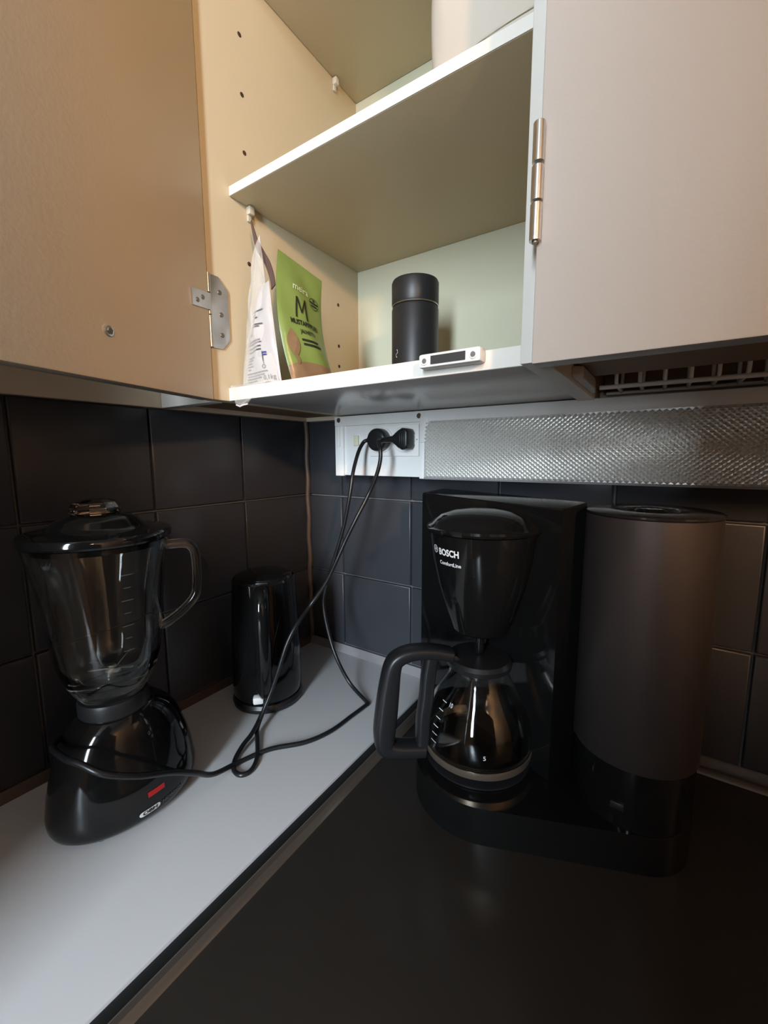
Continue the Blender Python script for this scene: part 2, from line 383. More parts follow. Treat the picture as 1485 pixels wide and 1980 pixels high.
def shelf(z0, z1, yf):
    s = box('shelf', (PXI+0.0005, yf, z0), (PRI-0.0005, -0.0085, z1), m_cabin, cab, bev=0.0005)
    box('edge_band', (PXI+0.0006, yf-0.0008, z0+0.0003), (PRI-0.0006, yf, z1), m_edge, s)
shelf(0.6960, 0.7065, SY); shelf(0.9524, 0.9640, SY)
box('top_panel', (PXI, FY, TOPZ-0.018), (PRI, -0.004, TOPZ), m_cabin, cab)
fl = box('filler_panel', (0.0045, -0.290, HB-0.001), (PXO-0.0002, -0.274, TOPZ), m_edge, cab, bev=0.0008)
box('filler_bottom', (0.0045, -0.274, HB+0.006), (PXO-0.0002, -0.003, HB+0.016), m_wood, cab)
# drill holes: flat dark discs stand in for the shaded recesses
for y, zs in ((-0.2369, [0.629+0.064*k for k in (0, 2, 3, 4)]), (-0.0614, [0.533+0.032, 0.629, 0.533, 0.757, 0.885, 0.821])):
    for z in zs: disc_cyl('drill_hole', (PXI-0.0004, y, z), (1, 0, 0), 0.0027, 0.0006, m_hole, cab, 14)
# shelf pins
for y, z in ((-0.2348, 0.6955), (-0.0632, 0.9519)):
    bm = bmesh.new(); bm_box(bm, (PXI, y-0.004, z-0.010), (PXI+0.008, y+0.004, z-0.0002), 0.0015); bm_box(bm, (PXI, y-0.003, z-0.017), (PXI+0.003, y+0.003, z-0.008), 0.001)
    from_bm('shelf_pin', bm, m_pin, cab)
# magnetic catch on the bottom panel edge
cz = 0.4655
mc = box('magnetic_catch', (0.4145, BY-0.0135, cz-0.0055), (0.4700, BY-0.0009, cz+0.0062), m_white_pl, cab, bev=0.0022)
box('magnet', (0.4265, BY-0.0143, cz-0.0032), (0.4575, BY-0.0132, cz+0.0036), mat('dark_magnet', (0.03, 0.03, 0.03), 0.5, noise=0.1), mc)
for x in (0.4205, 0.4640):
    s_ = ring_cyl('screw_ring', (x, BY-0.0133, cz), (0, -1, 0), 0.0022, 0.0034, 0.0010, m_white_pl, mc)
    disc_cyl('screw', (x, BY-0.0131, cz), (0, -1, 0), 0.0021, 0.0010, m_steel, mc, 16)
# the open door: local frame along the door
HP = Vector((0.1425, -0.3015, 0)); dv = Vector((0.275, -0.9615, 0)).normalized(); nv = Vector((-dv.y, dv.x, 0))
DM = Matrix(((dv.x, nv.x, 0, HP.x), (dv.y, nv.y, 0, HP.y), (0, 0, 1, 0), (0, 0, 0, 1)))   # local x along the door, y out of its inner face
dr = box('door', (0.0, -0.018, 0.4535), (0.372, 0.0, 1.18), m_door_in, cab, bev=0.0012, mtx=DM)
dr['label'] = 'open cream cabinet door seen from its inner face'
bm = bmesh.new()
bm_prism(bm, [(0.0270, 0.5525), (0.0275, 0.5705), (-0.001, 0.5740), (-0.001, 0.5555)], 0.0002, 0.0016, mtx=DM @ Matrix(((1, 0, 0, 0), (0, 0, 1, 0), (0, 1, 0, 0), (0, 0, 0, 1))))
hg = from_bm('hinge_arm', bm, m_steel, dr)
for a, z in ((0.0195, 0.5600), (0.0110, 0.5655)):
    disc_cyl('screw', DM @ Vector((a, 0.0014, z)), nv, 0.0026, 0.0010, m_darksteel, dr, 16, bev=0.0006)
bm = bmesh.new()
bm_prism(bm, [(-0.2968, 0.5150), (-0.2968, 0.5975), (-0.2850, 0.5975), (-0.2725, 0.5850), (-0.2725, 0.5275), (-0.2830, 0.5150)], PXI, PXI+0.0016, mtx=Matrix(((0, 0, 1, 0), (1, 0, 0, 0), (0, 1, 0, 0), (0, 0, 0, 1))))
lf = from_bm('hinge_leaf', bm, m_steel, cab)
for y, z in ((-0.284, 0.580), (-0.283, 0.555), (-0.283, 0.5315)):
    disc_cyl('screw', (PXI+0.0015, y, z), (1, 0, 0), 0.0028, 0.0010, m_darksteel, lf, 16, bev=0.0006)
for z0, z1 in ((0.515, 0.5505), (0.5515, 0.575), (0.576, 0.5975)):
    disc_cyl('hinge_knuckle', (PXI+0.0022, -0.2992, z0), (0, 0, 1), 0.0026, z1-z0, m_steel, lf, 14, bev=0.0004)
rg = ring_cyl('bolt_ring', DM @ Vector((0.1319, 0.0, 0.4965)), nv, 0.0018, 0.0048, 0.0016, m_steel, dr)
disc_cyl('bolt', DM @ Vector((0.1319, 0.0, 0.4965)), nv, 0.0030, 0.0030, m_darksteel, dr, 6, bev=0.0006)

# ------------------------------------------------------------------ right wall cabinet (dish drying cabinet, open underneath)
RXE = 1.06
c2 = tag(empty('wall_cabinet', (0.78, -0.15, HB)), 'white wall cabinet with closed door and a wire rack in its open underside', 'cabinet')
d2 = box('door', (0.5165, -0.3165, 0.4470), (RXE-0.002, FY-0.0012, 1.18), m_door, c2, bev=0.0012)
for z0, z1 in ((0.5225, 0.5450), (0.5462, 0.5668), (0.5685, 0.5915)):
    disc_cyl('hinge_knuckle', (0.5166, -0.3200, z0), (0, 0, 1), 0.0037, z1-z0, m_steel, c2, 18, bev=0.0006)
disc_cyl('hinge_pin', (0.5166, -0.3200, 0.5212), (0, 0, 1), 0.0020, 0.0014, m_darksteel, c2, 12)
box('side_panel', (RXE-0.018, FY, HB), (RXE, -0.003, 1.20), m_cab, c2)
box('side_panel', (PRO+0.0003, FY+0.004, HB+0.0125), (PRO+0.004, -0.003, 1.20), m_wood, c2)
box('front_rail', (PRO+0.0045, FY+0.001, 0.466), (RXE-0.0185, -0.128, 0.484), m_wood, c2, bev=0.001)
box('top_panel', (PRO+0.0045, FY, 1.18), (RXE-0.0185, -0.003, 1.198), m_cab, c2)
box('back_panel', (PRO+0.0045, -0.010, 0.462), (RXE-0.0185, -0.003, 1.18), m_wood, c2)
bm = bmesh.new(); bm_prism(bm, [(PRO+0.0003, -0.200), (PRO+0.0003, -0.082), (PRO+0.0050, -0.086), (PRO+0.0085, -0.120), (PRO+0.0085, -0.192)], 0.4550, 0.4655, bev=0.001)
from_bm('corner_block', bm, m_cab, c2)
# wire rack
rack = tag(empty('dish_rack', (0.78, -0.09, 0.458)), 'white coated wire dish rack hanging in the right cabinet', 'rack')
for y, z, r in ((-0.093, 0.4590, 0.0024), (-0.030, 0.4600, 0.0020)):
    tube('rail', [(PRO+0.010, y, z), (0.75, y, z), (RXE-0.02, y, z)], r, m_wire, rack, 8)
w_me = None
for k in range(24):
    x = 0.5475+k*0.0215
    if x > RXE-0.03: break
    pts = cat([(0, -0.098, 0.60), (0, -0.0975, 0.50), (0, -0.097, 0.468), (0, -0.092, 0.4618), (0, -0.075, 0.4610), (0, -0.040, 0.4612), (0, -0.030, 0.4650), (0, -0.028, 0.50), (0, -0.028, 0.60)], 4)
    if w_me is None:
        vs, fs = tube_data(pts, 0.0019, 7); w_me = bpy.data.meshes.new('wire'); w_me.from_pydata([tuple(v) for v in vs], [], fs); smooth(w_me, 60); w_me.materials.append(m_wire)
    o = bpy.data.objects.new('wire', w_me); COL.objects.link(o); o.parent = rack; o.matrix_parent_inverse = Matrix.Translation(-Vector(rack.location)); o.location = (x, 0, 0)

# ------------------------------------------------------------------ light fitting with sockets under the cabinet
FX0, FX1, FS, FYF = 0.1155, 1.05, 0.2925, -0.0480
FZ0, FZ1 = 0.3520, 0.4535
fx = tag(empty('under_cabinet_light', (0.58, -0.02, FZ0)), 'long white light fitting with ribbed diffuser and sockets below the cabinets', 'light')
box('housing', (FX0+0.0015, FYF+0.004, FZ0+0.001), (FX1, -0.0015, FZ1-0.0002), m_white_pl, fx, bev=0.0015)
box('top_band', (FX0, FYF-0.0015, 0.4370), (FX1, FYF+0.006, FZ1), m_white_pl, fx, bev=0.0012)
box('end_strip', (FX0, FYF-0.0008, FZ0), (0.1335, FYF+0.006, 0.4372), m_white_pl, fx, bev=0.0010)
box('end_ridge', (FX0+0.006, FYF-0.0030, 0.4020), (0.1275, FYF, 0.4360), m_white_pl, fx, bev=0.0010)
box('cover_clip', (0.2850, FYF-0.0035, 0.4060), (0.2990, FYF+0.004, 0.4450), m_white_pl, fx, bev=0.0012)
box('end_strip', (0.2830, FYF-0.0008, FZ0-0.001), (0.2915, FYF+0.006, 0.4372), m_white_pl, fx, bev=0.0010)
for x, z in ((0.1250, 0.4470), (0.2825, 0.4462)):
    ring_cyl('screw_ring', (x, FYF-0.0014, z), (0, -1, 0), 0.0022, 0.0040, 0.0008, m_darksteel, fx); disc_cyl('screw', (x, FYF-0.0012, z), (0, -1, 0), 0.0030, 0.0007, m_darksteel, fx, 16)
sw = box('switch_frame', (0.1535, FYF+0.0030, 0.4010), (0.1680, FYF+0.0045, 0.4230), m_white_pl, fx, bev=0.0005)
box('rocker', (0.1560, FYF-0.0010, 0.4035), (0.1655, FYF+0.0042, 0.4205), m_cream_pl, sw, bev=0.0008, mtx=None)
sp = box('socket_plate', (0.1880, FYF+0.0005, 0.3855), (0.2810, FYF+0.0055, 0.4350), m_white_pl, fx, bev=0.0012)
for x in (0.2150, 0.2555):
    ring_cyl('socket_ring', (x, FYF+0.0006, 0.4115), (0, -1, 0), 0.0165, 0.0200, 0.0030, m_white_pl, sp, 36)
    disc_cyl('socket_well', (x, FYF+0.0010, 0.4115), (0, -1, 0), 0.0166, 0.0004, m_caulk, sp, 32)
disc_cyl('plate_screw', (0.2780, FYF+0.0004, 0.4110), (0, -1, 0), 0.0009, 0.0003, m_darksteel, sp, 10)
# prismatic diffuser: every little pyramid modelled
vs, fs = [], []
px, pz = 0.0066, 0.0056
zb, zt = 0.3530, 0.4415; xb, xe = 0.2935, FX1-0.004
nz = int((zt-zb)/pz); nx = int((xe-xb)/px)
def dif_y(z):          # the cover bulges slightly
    t = (z-zb)/(zt-zb); return FYF-0.0015-0.0045*math.sin(math.pi*t)
for j in range(nz*2-1):
    zc = zb+pz*0.5*(j+1); off = 0.5 if j % 2 else 0.0
    for i in range(nx):
        xc = xb+px*(i+0.5+off)
        if xc+px/2 > xe: continue
        k = len(vs)
        for dx, dz in ((-.5, 0), (0, -.5), (.5, 0), (0, .5)):
            z = zc+dz*pz; vs.append((xc+dx*px, dif_y(z), z))
        vs.append((xc, dif_y(zc)-0.0020, zc))
        fs += [(k, k+1, k+4), (k+1, k+2, k+4), (k+2, k+3, k+4), (k+3, k, k+4)]
df = from_data('diffuser', vs, fs, m_prism, fx, sm=False); df['label'] = 'ribbed silvery prismatic diffuser panel'
back = [(xb-0.001, FYF-0.0014), (xe, FYF-0.0014)]
box('diffuser_edge', (xb-0.0015, FYF-0.0022, zb-0.0022), (xe, FYF+0.004, zb+0.0006), m_caulk, fx)
box('diffuser_back', (xb-0.0005, FYF-0.0012, zb), (xe, FYF+0.003, zt), m_prism, fx)

# ------------------------------------------------------------------ cords and plugs
C1 = [(0.1990,-0.0660,0.4112), (0.1925,-0.0685,0.4085), (0.1895,-0.0770,0.3960), (0.1905,-0.0890,0.3760), (0.1922,-0.0995,0.3540), (0.1907,-0.1050,0.3235), (0.1797,-0.1080,0.2737), (0.1613,-0.1120,0.2172), (0.1447,-0.1150,0.1673), (0.1430,-0.1180,0.1368), (0.1560,-0.1200,0.0911), (0.1735,-0.1220,0.0561), (0.1960,-0.1180,0.0200), (0.2310,-0.1240,0.0050), (0.2385,-0.1265,0.0036), (0.2385,-0.1340,0.0034), (0.2365,-0.1650,0.0033), (0.2334,-0.2080,0.0033), (0.2197,-0.2452,0.0033), (0.1899,-0.2817,0.0033), (0.1765,-0.3231,0.0045), (0.1835,-0.3586,0.0180), (0.1905,-0.3836,0.0400), (0.1942,-0.4112,0.0615), (0.1955,-0.4427,0.0800), (0.1880,-0.4680,0.0960), (0.1700,-0.4800,0.1060), (0.1500,-0.4860,0.1080), (0.1200,-0.4850,0.1050), (0.1000,-0.4730,0.1000)]
C2 = [(0.2440,-0.1020,0.4080), (0.2500,-0.1060,0.3950), (0.2500,-0.1070,0.3780), (0.2430,-0.1080,0.3550), (0.2303,-0.1100,0.3282), (0.2199,-0.1250,0.2956), (0.2055,-0.1350,0.2603), (0.1928,-0.1450,0.2247), (0.1773,-0.1520,0.1916), (0.1580,-0.1650,0.1580), (0.1608,-0.1968,0.1395), (0.1575,-0.2143,0.1152), (0.1528,-0.2264,0.0824), (0.1460,-0.2372,0.0485), (0.1440,-0.2500,0.0260), (0.1500,-0.2675,0.0100), (0.1637,-0.2789,0.0045), (0.1891,-0.3005,0.0033), (0.2006,-0.3194,0.0033), (0.1957,-0.3307,0.0033), (0.1817,-0.3299,0.0033), (0.1682,-0.3176,0.0038), (0.1604,-0.2997,0.0085), (0.1575,-0.2845,0.0125), (0.1510,-0.2700,0.0150), (0.1400,-0.2520,0.0170), (0.1310,-0.2400,0.0140)]
CORD_R = 0.0030
cord1 = tag(empty('power_cord', (0.215, -0.07, 0.405)), 'black cord from the left socket kinking on the worktop and crossing the blender front', 'cord', 'black appliance cords')
cord2 = tag(empty('power_cord', (0.2555, -0.07, 0.405)), 'black cord from the right socket ending in a loop before the kettle', 'cord', 'black appliance cords')
tube('cable', cat(C1, 7), CORD_R, m_cord, cord1, 10)
tube('cable', cat(C2, 7), CORD_R, m_cord, cord2, 10)
# plug 1: round face, stub to the left
pc = Vector((0.2150, FYF-0.0030, 0.4115))
def plug(parent, c, tilt, stub_end):
    ax = Vector((math.sin(tilt), -math.cos(tilt), 0))
    q = Vector((0, 0, 1)).rotation_difference(ax).to_matrix().to_4x4()
    vs, fs = lathe_data([(0, -0.004), (0.0160, -0.004), (0.0178, 0.003), (0.0180, 0.013), (0.0176, 0.0155), (0.0160, 0.0175), (0.0120, 0.0185), (0, 0.0190)], (0, 0, 0), 32)
    m = Matrix.Translation(c) @ q
    b = from_data('plug_body', [m @ Vector(v) for v in vs], fs, m_blk_s, parent)
    s0 = c+ax*0.010; s1 = Vector(stub_end)
    tube('strain_relief', [s0, s0.lerp(s1, .45), s0.lerp(s1, .75), s1], [0.0075, 0.0066, 0.0052, 0.0042], m_blk_s, parent, 12)
    return b
plug(cord1, pc, 0.0, (0.1975, -0.0655, 0.4112))
pc2 = Vector((0.2585, FYF-0.0030, 0.4115))
bm = bmesh.new()   # wedge shaped flat plug: wide at the socket, narrowing to the cord
ol = [(0.0150, -0.0150), (0.0178, -0.0100), (0.0178, 0.0100), (0.0150, 0.0150), (0.0070, 0.0165), (0.0000, 0.0130), (-0.0110, 0.0045), (-0.0110, -0.0045), (0.0000, -0.0130), (0.0070, -0.0165)]
bm_prism(bm, ol, 0.0, 0.023, bev=0.004, mtx=Matrix.Translation(pc2) @ Matrix.Rotation(math.radians(90), 4, 'X'), seg=3)
from_bm('plug_body', bm, m_blk_s, cord2)
for k in range(3):
    box('grip_rib', (pc2.x+0.004+k*0.0035, pc2.y-0.0242, pc2.z-0.008), (pc2.x+0.0055+k*0.0035, pc2.y-0.0220, pc2.z+0.008), m_blk_s, cord2, bev=0.0005)
tube('strain_relief', [(pc2.x-0.008, -0.064, 0.4115), (pc2.x-0.014, -0.070, 0.4115), (pc2.x-0.020, -0.080, 0.4100), (pc2.x-0.0225, -0.090, 0.4080)], [0.0055, 0.0048, 0.0042, 0.0038], m_blk_s, cord2, 12)
tube('cable', cat([(pc2.x-0.020, -0.080, 0.4100), (pc2.x-0.0215, -0.088, 0.4095), (0.2400, -0.0960, 0.4090), (0.2440, -0.1020, 0.4080)], 6), CORD_R, m_cord, cord2, 10)

# ------------------------------------------------------------------ blender
BC = (0.115, -0.421, 0.0)
bl = tag(empty('blender', BC), 'black table blender with a clear glass jug at the left wall', 'blender')
BZ = [0.0035, 0.010, 0.022, 0.045, 0.065, 0.085, 0.100, 0.110, 0.117, 0.122]
BRX = [0.050, 0.0555, 0.0570, 0.0545, 0.0505, 0.0465, 0.0425, 0.0385, 0.034, 0.030]
BRY = [0.067, 0.0735, 0.0750, 0.0720, 0.0675, 0.0610, 0.0540, 0.0465, 0.038, 0.031]
def interp(z, zs, rs):
    if z <= zs[0]: return rs[0]
    for a, b, c_, e in zip(zs, zs[1:], rs, rs[1:]):
        if z <= b: return c_+(e-c_)*(z-a)/(b-a)
    return rs[-1]
def base_pt(th, z, off=0.0):
    rx, ry = interp(z, BZ, BRX)+off, interp(z, BZ, BRY)+off
    return Vector((BC[0]+rx*math.cos(th), BC[1]+ry*math.sin(th), z))
zs = [BZ[0]+(BZ[-1]-BZ[0])*k/24 for k in range(25)]
prof = [(0, BZ[0])]+[(1, z) for z in zs]+[(0, BZ[-1])]
vs, fs = lathe_data(prof, BC, 64, lambda r, z, a: ((base_pt(a, z).x-BC[0]), (base_pt(a, z).y-BC[1])))
bb = from_data('motor_base', vs, fs, m_blk, bl, 50)
for a in (-2.3, -0.75, 0.8, 2.3):
    q = base_pt(a, 0.004, -0.010); disc_cyl('foot', (q.x, q.y, 0.0001), (0, 0, 1), 0.006, 0.006, m_blk_s, bl, 14)
JC = (0.120, -0.428, 0.0)
lathe('collar', [(0.020, 0.119), (0.0315, 0.119), (0.0330, 0.121), (0.0330, 0.133), (0.0318, 0.136), (0.026, 0.137), (0.020, 0.137)], JC, m_grey_ring, bl, 48)
# glass jug: outer and inner wall, fluted, with a spout
SPOUT = math.radians(-135); HAND = math.atan2(0.932, 0.361)
def jar_fn(r, z, a):
    fl = 1.0+0.016*math.cos(8*(a-0.3))*max(0.0, min(1.0, (0.285-z)/0.05))*max(0, min(1, (z-0.15)/0.03))
    rr = r*fl
    da = (a-SPOUT+math.pi) % (2*math.pi)-math.pi
    rr += 0.012*math.exp(-(da/0.22)**2)*max(0.0, min(1.0, (z-0.265)/0.04))
    return rr*math.cos(a), rr*math.sin(a)
outer = [(0.024, 0.1375), (0.031, 0.139), (0.036, 0.147), (0.0430, 0.162), (0.0478, 0.180), (0.0500, 0.205), (0.0535, 0.240), (0.0575, 0.270), (0.0615, 0.292), (0.0635, 0.3020)]
inner = [(0.0600, 0.3020), (0.0578, 0.292), (0.0538, 0.270), (0.0498, 0.240), (0.0462, 0.205), (0.0438, 0.182), (0.0385, 0.166), (0.030, 0.156), (0.020, 0.153), (0.0, 0.152)]
vs, fs = lathe_data([(0, 0.1375)]+outer+inner, JC, 96, jar_fn)
jug = from_data('glass_jug', vs, fs, m_glass, bl, 50)
hd = Vector((math.cos(HAND), math.sin(HAND), 0))
def hp(s, z): return Vector((JC[0], JC[1], 0))+hd*s+Vector((0, 0, z))
tube('jug_handle', cat([hp(0.0545, 0.288), hp(0.066, 0.2895), hp(0.081, 0.288), hp(0.0885, 0.281), hp(0.0905, 0.265), hp(0.0900, 0.240), hp(0.0860, 0.224), hp(0.072, 0.210), hp(0.0575, 0.201), hp(0.0495, 0.198)], 6), 0.0052, m_glass, jug, 14)
# blade
bd = lathe('blade_hub', [(0, 0.1525), (0.009, 0.153), (0.009, 0.160), (0.004, 0.166), (0, 0.167)], JC, m_steel, bl, 20)
for k in range(4):
    a = k*math.pi/2+0.4; up = 0.010 if k % 2 else 0.003
    p0, p1 = Vector((JC[0], JC[1], 0.162)), Vector((JC[0]+0.026*math.cos(a), JC[1]+0.026*math.sin(a), 0.162+up))
    t = Vector((-math.sin(a), math.cos(a), 0))*0.0045
    vs = [p0-t, p0+t, p1+t*0.3, p1-t*0.3]; vs = vs+[v+Vector((0, 0, 0.0012)) for v in vs]
    from_data('blade', vs, [(3, 2, 1, 0), (4, 5, 6, 7), (0, 1, 5, 4), (1, 2, 6, 5), (2, 3, 7, 6), (3, 0, 4, 7)], m_steel, bd, sm=False)
# graduation marks on the jug
marks = merge(*[rect_geo(-0.006 if k % 2 else -0.010, -0.0004, 0.006 if k % 2 else 0.010, 0.0004) for k in [0]])
for k in range(7):
    z = 0.275-k*0.013; w = 0.006 if k % 2 else 0.010
    decal('graduation_mark', rect_geo(-w/2, -0.00035, w/2, 0.00035, 3), lambda x, y, z=z: (lambda a, rr: (JC[0]+rr*math.cos(a), JC[1]+rr*math.sin(a), z+y))(-0.05+x/0.055, interp(z, [q[1] for q in outer], [q[0] for q in outer])*1.02+0.0004), mat('faint_mark', (0.09, 0.09, 0.09), 0.5, noise=0.02), jug)
# lid with dome, filler cap
lid = lathe('lid', [(0, 0.2960), (0.0565, 0.2960), (0.0565, 0.3025), (0.0650, 0.3030), (0.0665, 0.3050), (0.0665, 0.3090), (0.0650, 0.3120), (0.0560, 0.3135), (0.0460, 0.3150), (0.0400, 0.3185), (0.0360, 0.3235), (0.0290, 0.3275), (0.0230, 0.3290), (0, 0.3290)], JC, m_blk, bl, 64)
lathe('filler_cap', [(0, 0.3288), (0.0200, 0.3288), (0.0230, 0.3310), (0.0225, 0.3360), (0.0190, 0.3410), (0.0110, 0.3440), (0, 0.3445)], JC, m_acryl, lid, 10, ang=10)
# red switch and logo on the base
def bdec(th0, z0, rot=0.0):
    def fn(x, y):
        rr = 0.062
        return base_pt(th0+(x*math.cos(rot)-y*math.sin(rot))/rr, z0+x*math.sin(rot)+y*math.cos(rot), 0.0005)
    return fn
decal('red_switch', rect_geo(-0.0075, -0.0028, 0.0075, 0.0028, 6), bdec(0.06, 0.034), m_red, bl, 'small red switch')
pill = merge(rect_geo(-0.0060, -0.0029, 0.0060, 0.0029, 6), ring_geo(-0.0060, 0, 0, 0.0029, 90, 270, 10), ring_geo(0.0060, 0, 0, 0.0029, -90, 90, 10))
decal('logo_plate', pill, bdec(-0.05, 0.0170), m_print_w, bl)
def bdec2(th0, z0):
    def fn(x, y): return base_pt(th0+x/0.062, z0+y, 0.0009)
    return fn
decal('logo_lettering', text_geo('OBH', 0.0056, bold=0.00018, sx=1.05), bdec2(-0.05, 0.0170), m_print_k, bl)
decal('logo_lettering', text_geo('NORDICA', 0.0050, bold=0.0001, align='LEFT'), bdec2(0.12, 0.0172), m_print_d, bl)
decal('speed_mark', ring_geo(0, 0, 0.0012, 0.0017, 0, 360, 16, 0.7), bdec2(0.12, 0.094), m_print_d, bl)

# ------------------------------------------------------------------ kettle
KC = (0.0870, -0.1930, 0.0)
kt = tag(empty('kettle', KC), 'glossy black electric kettle in the dark corner behind the cord', 'kettle')
lathe('power_base', [(0, 0.0003), (0.050, 0.0003), (0.0535, 0.002), (0.0545, 0.008), (0.0520, 0.013), (0, 0.014)], KC, m_blk_s, kt, 48)
KF = math.atan2(-0.69, 0.72)
def kfn(r, z, a):
    da = (a-(KF+math.pi)+math.pi) % (2*math.pi)-math.pi
    rr = r+0.014*math.exp(-(da/0.28)**2)*max(0, min(1, (z-0.155)/0.04))
    return rr*math.cos(a), rr*math.sin(a)
lathe('body', [(0, 0.0145), (0.0505, 0.0145), (0.0530, 0.019), (0.0535, 0.035), (0.0525, 0.090), (0.0500, 0.150), (0.0480, 0.185), (0.0478, 0.198), (0.0455, 0.201), (0.0445, 0.198), (0, 0.197)], KC, m_blk, kt, 56, kfn)
kl = lathe('lid', [(0.0, 0.1975), (0.0430, 0.1975), (0.0440, 0.2005), (0.0420, 0.2045), (0.0320, 0.2085), (0.0150, 0.2105), (0, 0.2110)], KC, m_blk, kt, 48)
kf = Vector((math.cos(KF), math.sin(KF), 0))
def kp(s, z): return Vector((KC[0], KC[1], 0))+kf*s+Vector((0, 0, z))
hpts = cat([kp(0.0440, 0.188), kp(0.056, 0.192), kp(0.069, 0.189), kp(0.0775, 0.176), kp(0.0790, 0.150), kp(0.0770, 0.110), kp(0.0730, 0.075), kp(0.0660, 0.048), kp(0.0530, 0.036)], 6)
hr = [0.0105]*len(hpts)
tube('handle', hpts, [0.0115-0.0015*abs(k/len(hpts)-0.5) for k in range(len(hpts))], m_blk, kt, 16)
box('switch', (-0.0075, -0.006, -0.0055), (0.0075, 0.006, 0.0055), m_white_pl, kt, bev=0.0025, mtx=Matrix.Translation(kp(0.0590, 0.0300)+Vector((-0.0075, -0.0075, 0))) @ Matrix.Rotation(KF+math.pi/2, 4, 'Z'))
box('hinge_button', (-0.009, -0.0035, -0.002), (0.009, 0.0035, 0.002), m_blk_s, kt, bev=0.001, mtx=Matrix.Translation(kp(0.0440, 0.2015)) @ Matrix.Rotation(KF+math.pi/2, 4, 'Z'))

# ------------------------------------------------------------------ coffee maker
A = Vector((0.4347, -0.1780, 0)); FRA = math.radians(-118)
CC = Vector((0.5890, -0.1480, 0))
cm = tag(empty('coffee_maker', (0.47, -0.16, -0.002)), 'black drip coffee maker with a tall anthracite cylinder beside the filter holder', 'coffee maker')
P1, P2 = Vector((0.3098, -0.0866, 0)), Vector((0.5165, -0.1804, 0))
pd = (P2-P1).normalized(); pn = Vector((-pd.y, pd.x, 0)); TH = 0.040
# base: hull of the hot plate disc, the column disc and the back plate corners
def hull(pts):
    pts = sorted(set((round(x, 5), round(y, 5)) for x, y in pts))
    def half(ps):
        h = []
        for q in ps:
            while len(h) >= 2 and (h[-1][0]-h[-2][0])*(q[1]-h[-2][1])-(h[-1][1]-h[-2][1])*(q[0]-h[-2][0]) <= 0: h.pop()
            h.append(q)
        return h
    a, b = half(pts), half(pts[::-1]); return a[:-1]+b[:-1]
cp = [(A.x+0.008+0.076*math.cos(t*math.pi/24), A.y-0.004+0.076*math.sin(t*math.pi/24)) for t in range(48)]
cp += [(CC.x+0.054*math.cos(t*math.pi/24), CC.y+0.054*math.sin(t*math.pi/24)) for t in range(48)]
for q in (P1, P1+pn*TH): cp.append((q.x, q.y))
hp_ = hull(cp)
prism('base', hp_, -0.0020, 0.0380, m_blk, cm, bev=0.003, ang=30)
lathe('hot_plate', [(0, 0.0379), (0.058, 0.0379), (0.060, 0.0388), (0.060, 0.0405), (0.056, 0.0412), (0, 0.0412)], A, m_blk_s, cm, 48)
# back plate
vs = []
def pl(s, n, z): return P1+pd*s+pn*n+Vector((0, 0, z))
L_ = (P2-P1).length
bm = bmesh.new(); bm_prism(bm, [(0, 0), (L_, 0), (L_, TH), (0, TH)], 0.0375, 0.3340, bev=0.0025, mtx=Matrix(((pd.x, pn.x, 0, P1.x), (pd.y, pn.y, 0, P1.y), (0, 0, 1, 0), (0, 0, 0, 1))))
for v in bm.verts:
    if v.co.z > 0.325: v.co.z += 0.0045*max(0.0, min(1.0, (v.co-P1).dot(pn)/TH))
from_bm('back_plate', bm, m_blk, cm)
# filter holder, lid
FC = (A.x, A.y, 0)
fh = lathe('filter_holder', [(0, 0.190), (0.0260, 0.190), (0.0300, 0.193), (0.0380, 0.215), (0.0470, 0.245), (0.0535, 0.275), (0.0565, 0.300), (0.0570, 0.3045), (0, 0.3045)], FC, m_blk, cm, 64, ang=30)
fl_ = lathe('filter_lid', [(0, 0.3050), (0.0560, 0.3050), (0.0600, 0.3060), (0.0610, 0.3085), (0.0600, 0.3110), (0.0560, 0.3130), (0.0530, 0.3165), (0.0450, 0.3225), (0.0300, 0.3270), (0.0120, 0.3290), (0, 0.3292)], FC, m_blk, cm, 64, ang=30)
dvf = Vector((math.cos(FRA), math.sin(FRA), 0))
box('lid_tab', (-0.012, -0.004, -0.0025), (0.012, 0.006, 0.0025), m_blk, fl_, bev=0.0015, mtx=Matrix.Translation(A+dvf*0.061+Vector((0, 0, 0.3085))) @ Matrix.Rotation(FRA+math.pi/2, 4, 'Z'))
lathe('drip_nozzle', [(0, 0.163), (0.0045, 0.163), (0.0055, 0.168), (0.0055, 0.182), (0.012, 0.190), (0, 0.1905)], FC, m_blk, cm, 24)
box('holder_arm', (-0.02, -0.05, 0.20), (0.02, 0.0, 0.29), m_blk, cm, bev=0.003, mtx=Matrix.Translation(A) @ Matrix.Rotation(math.atan2(pd.y, pd.x), 4, 'Z') @ Matrix.Translation((0, 0.06, 0)))
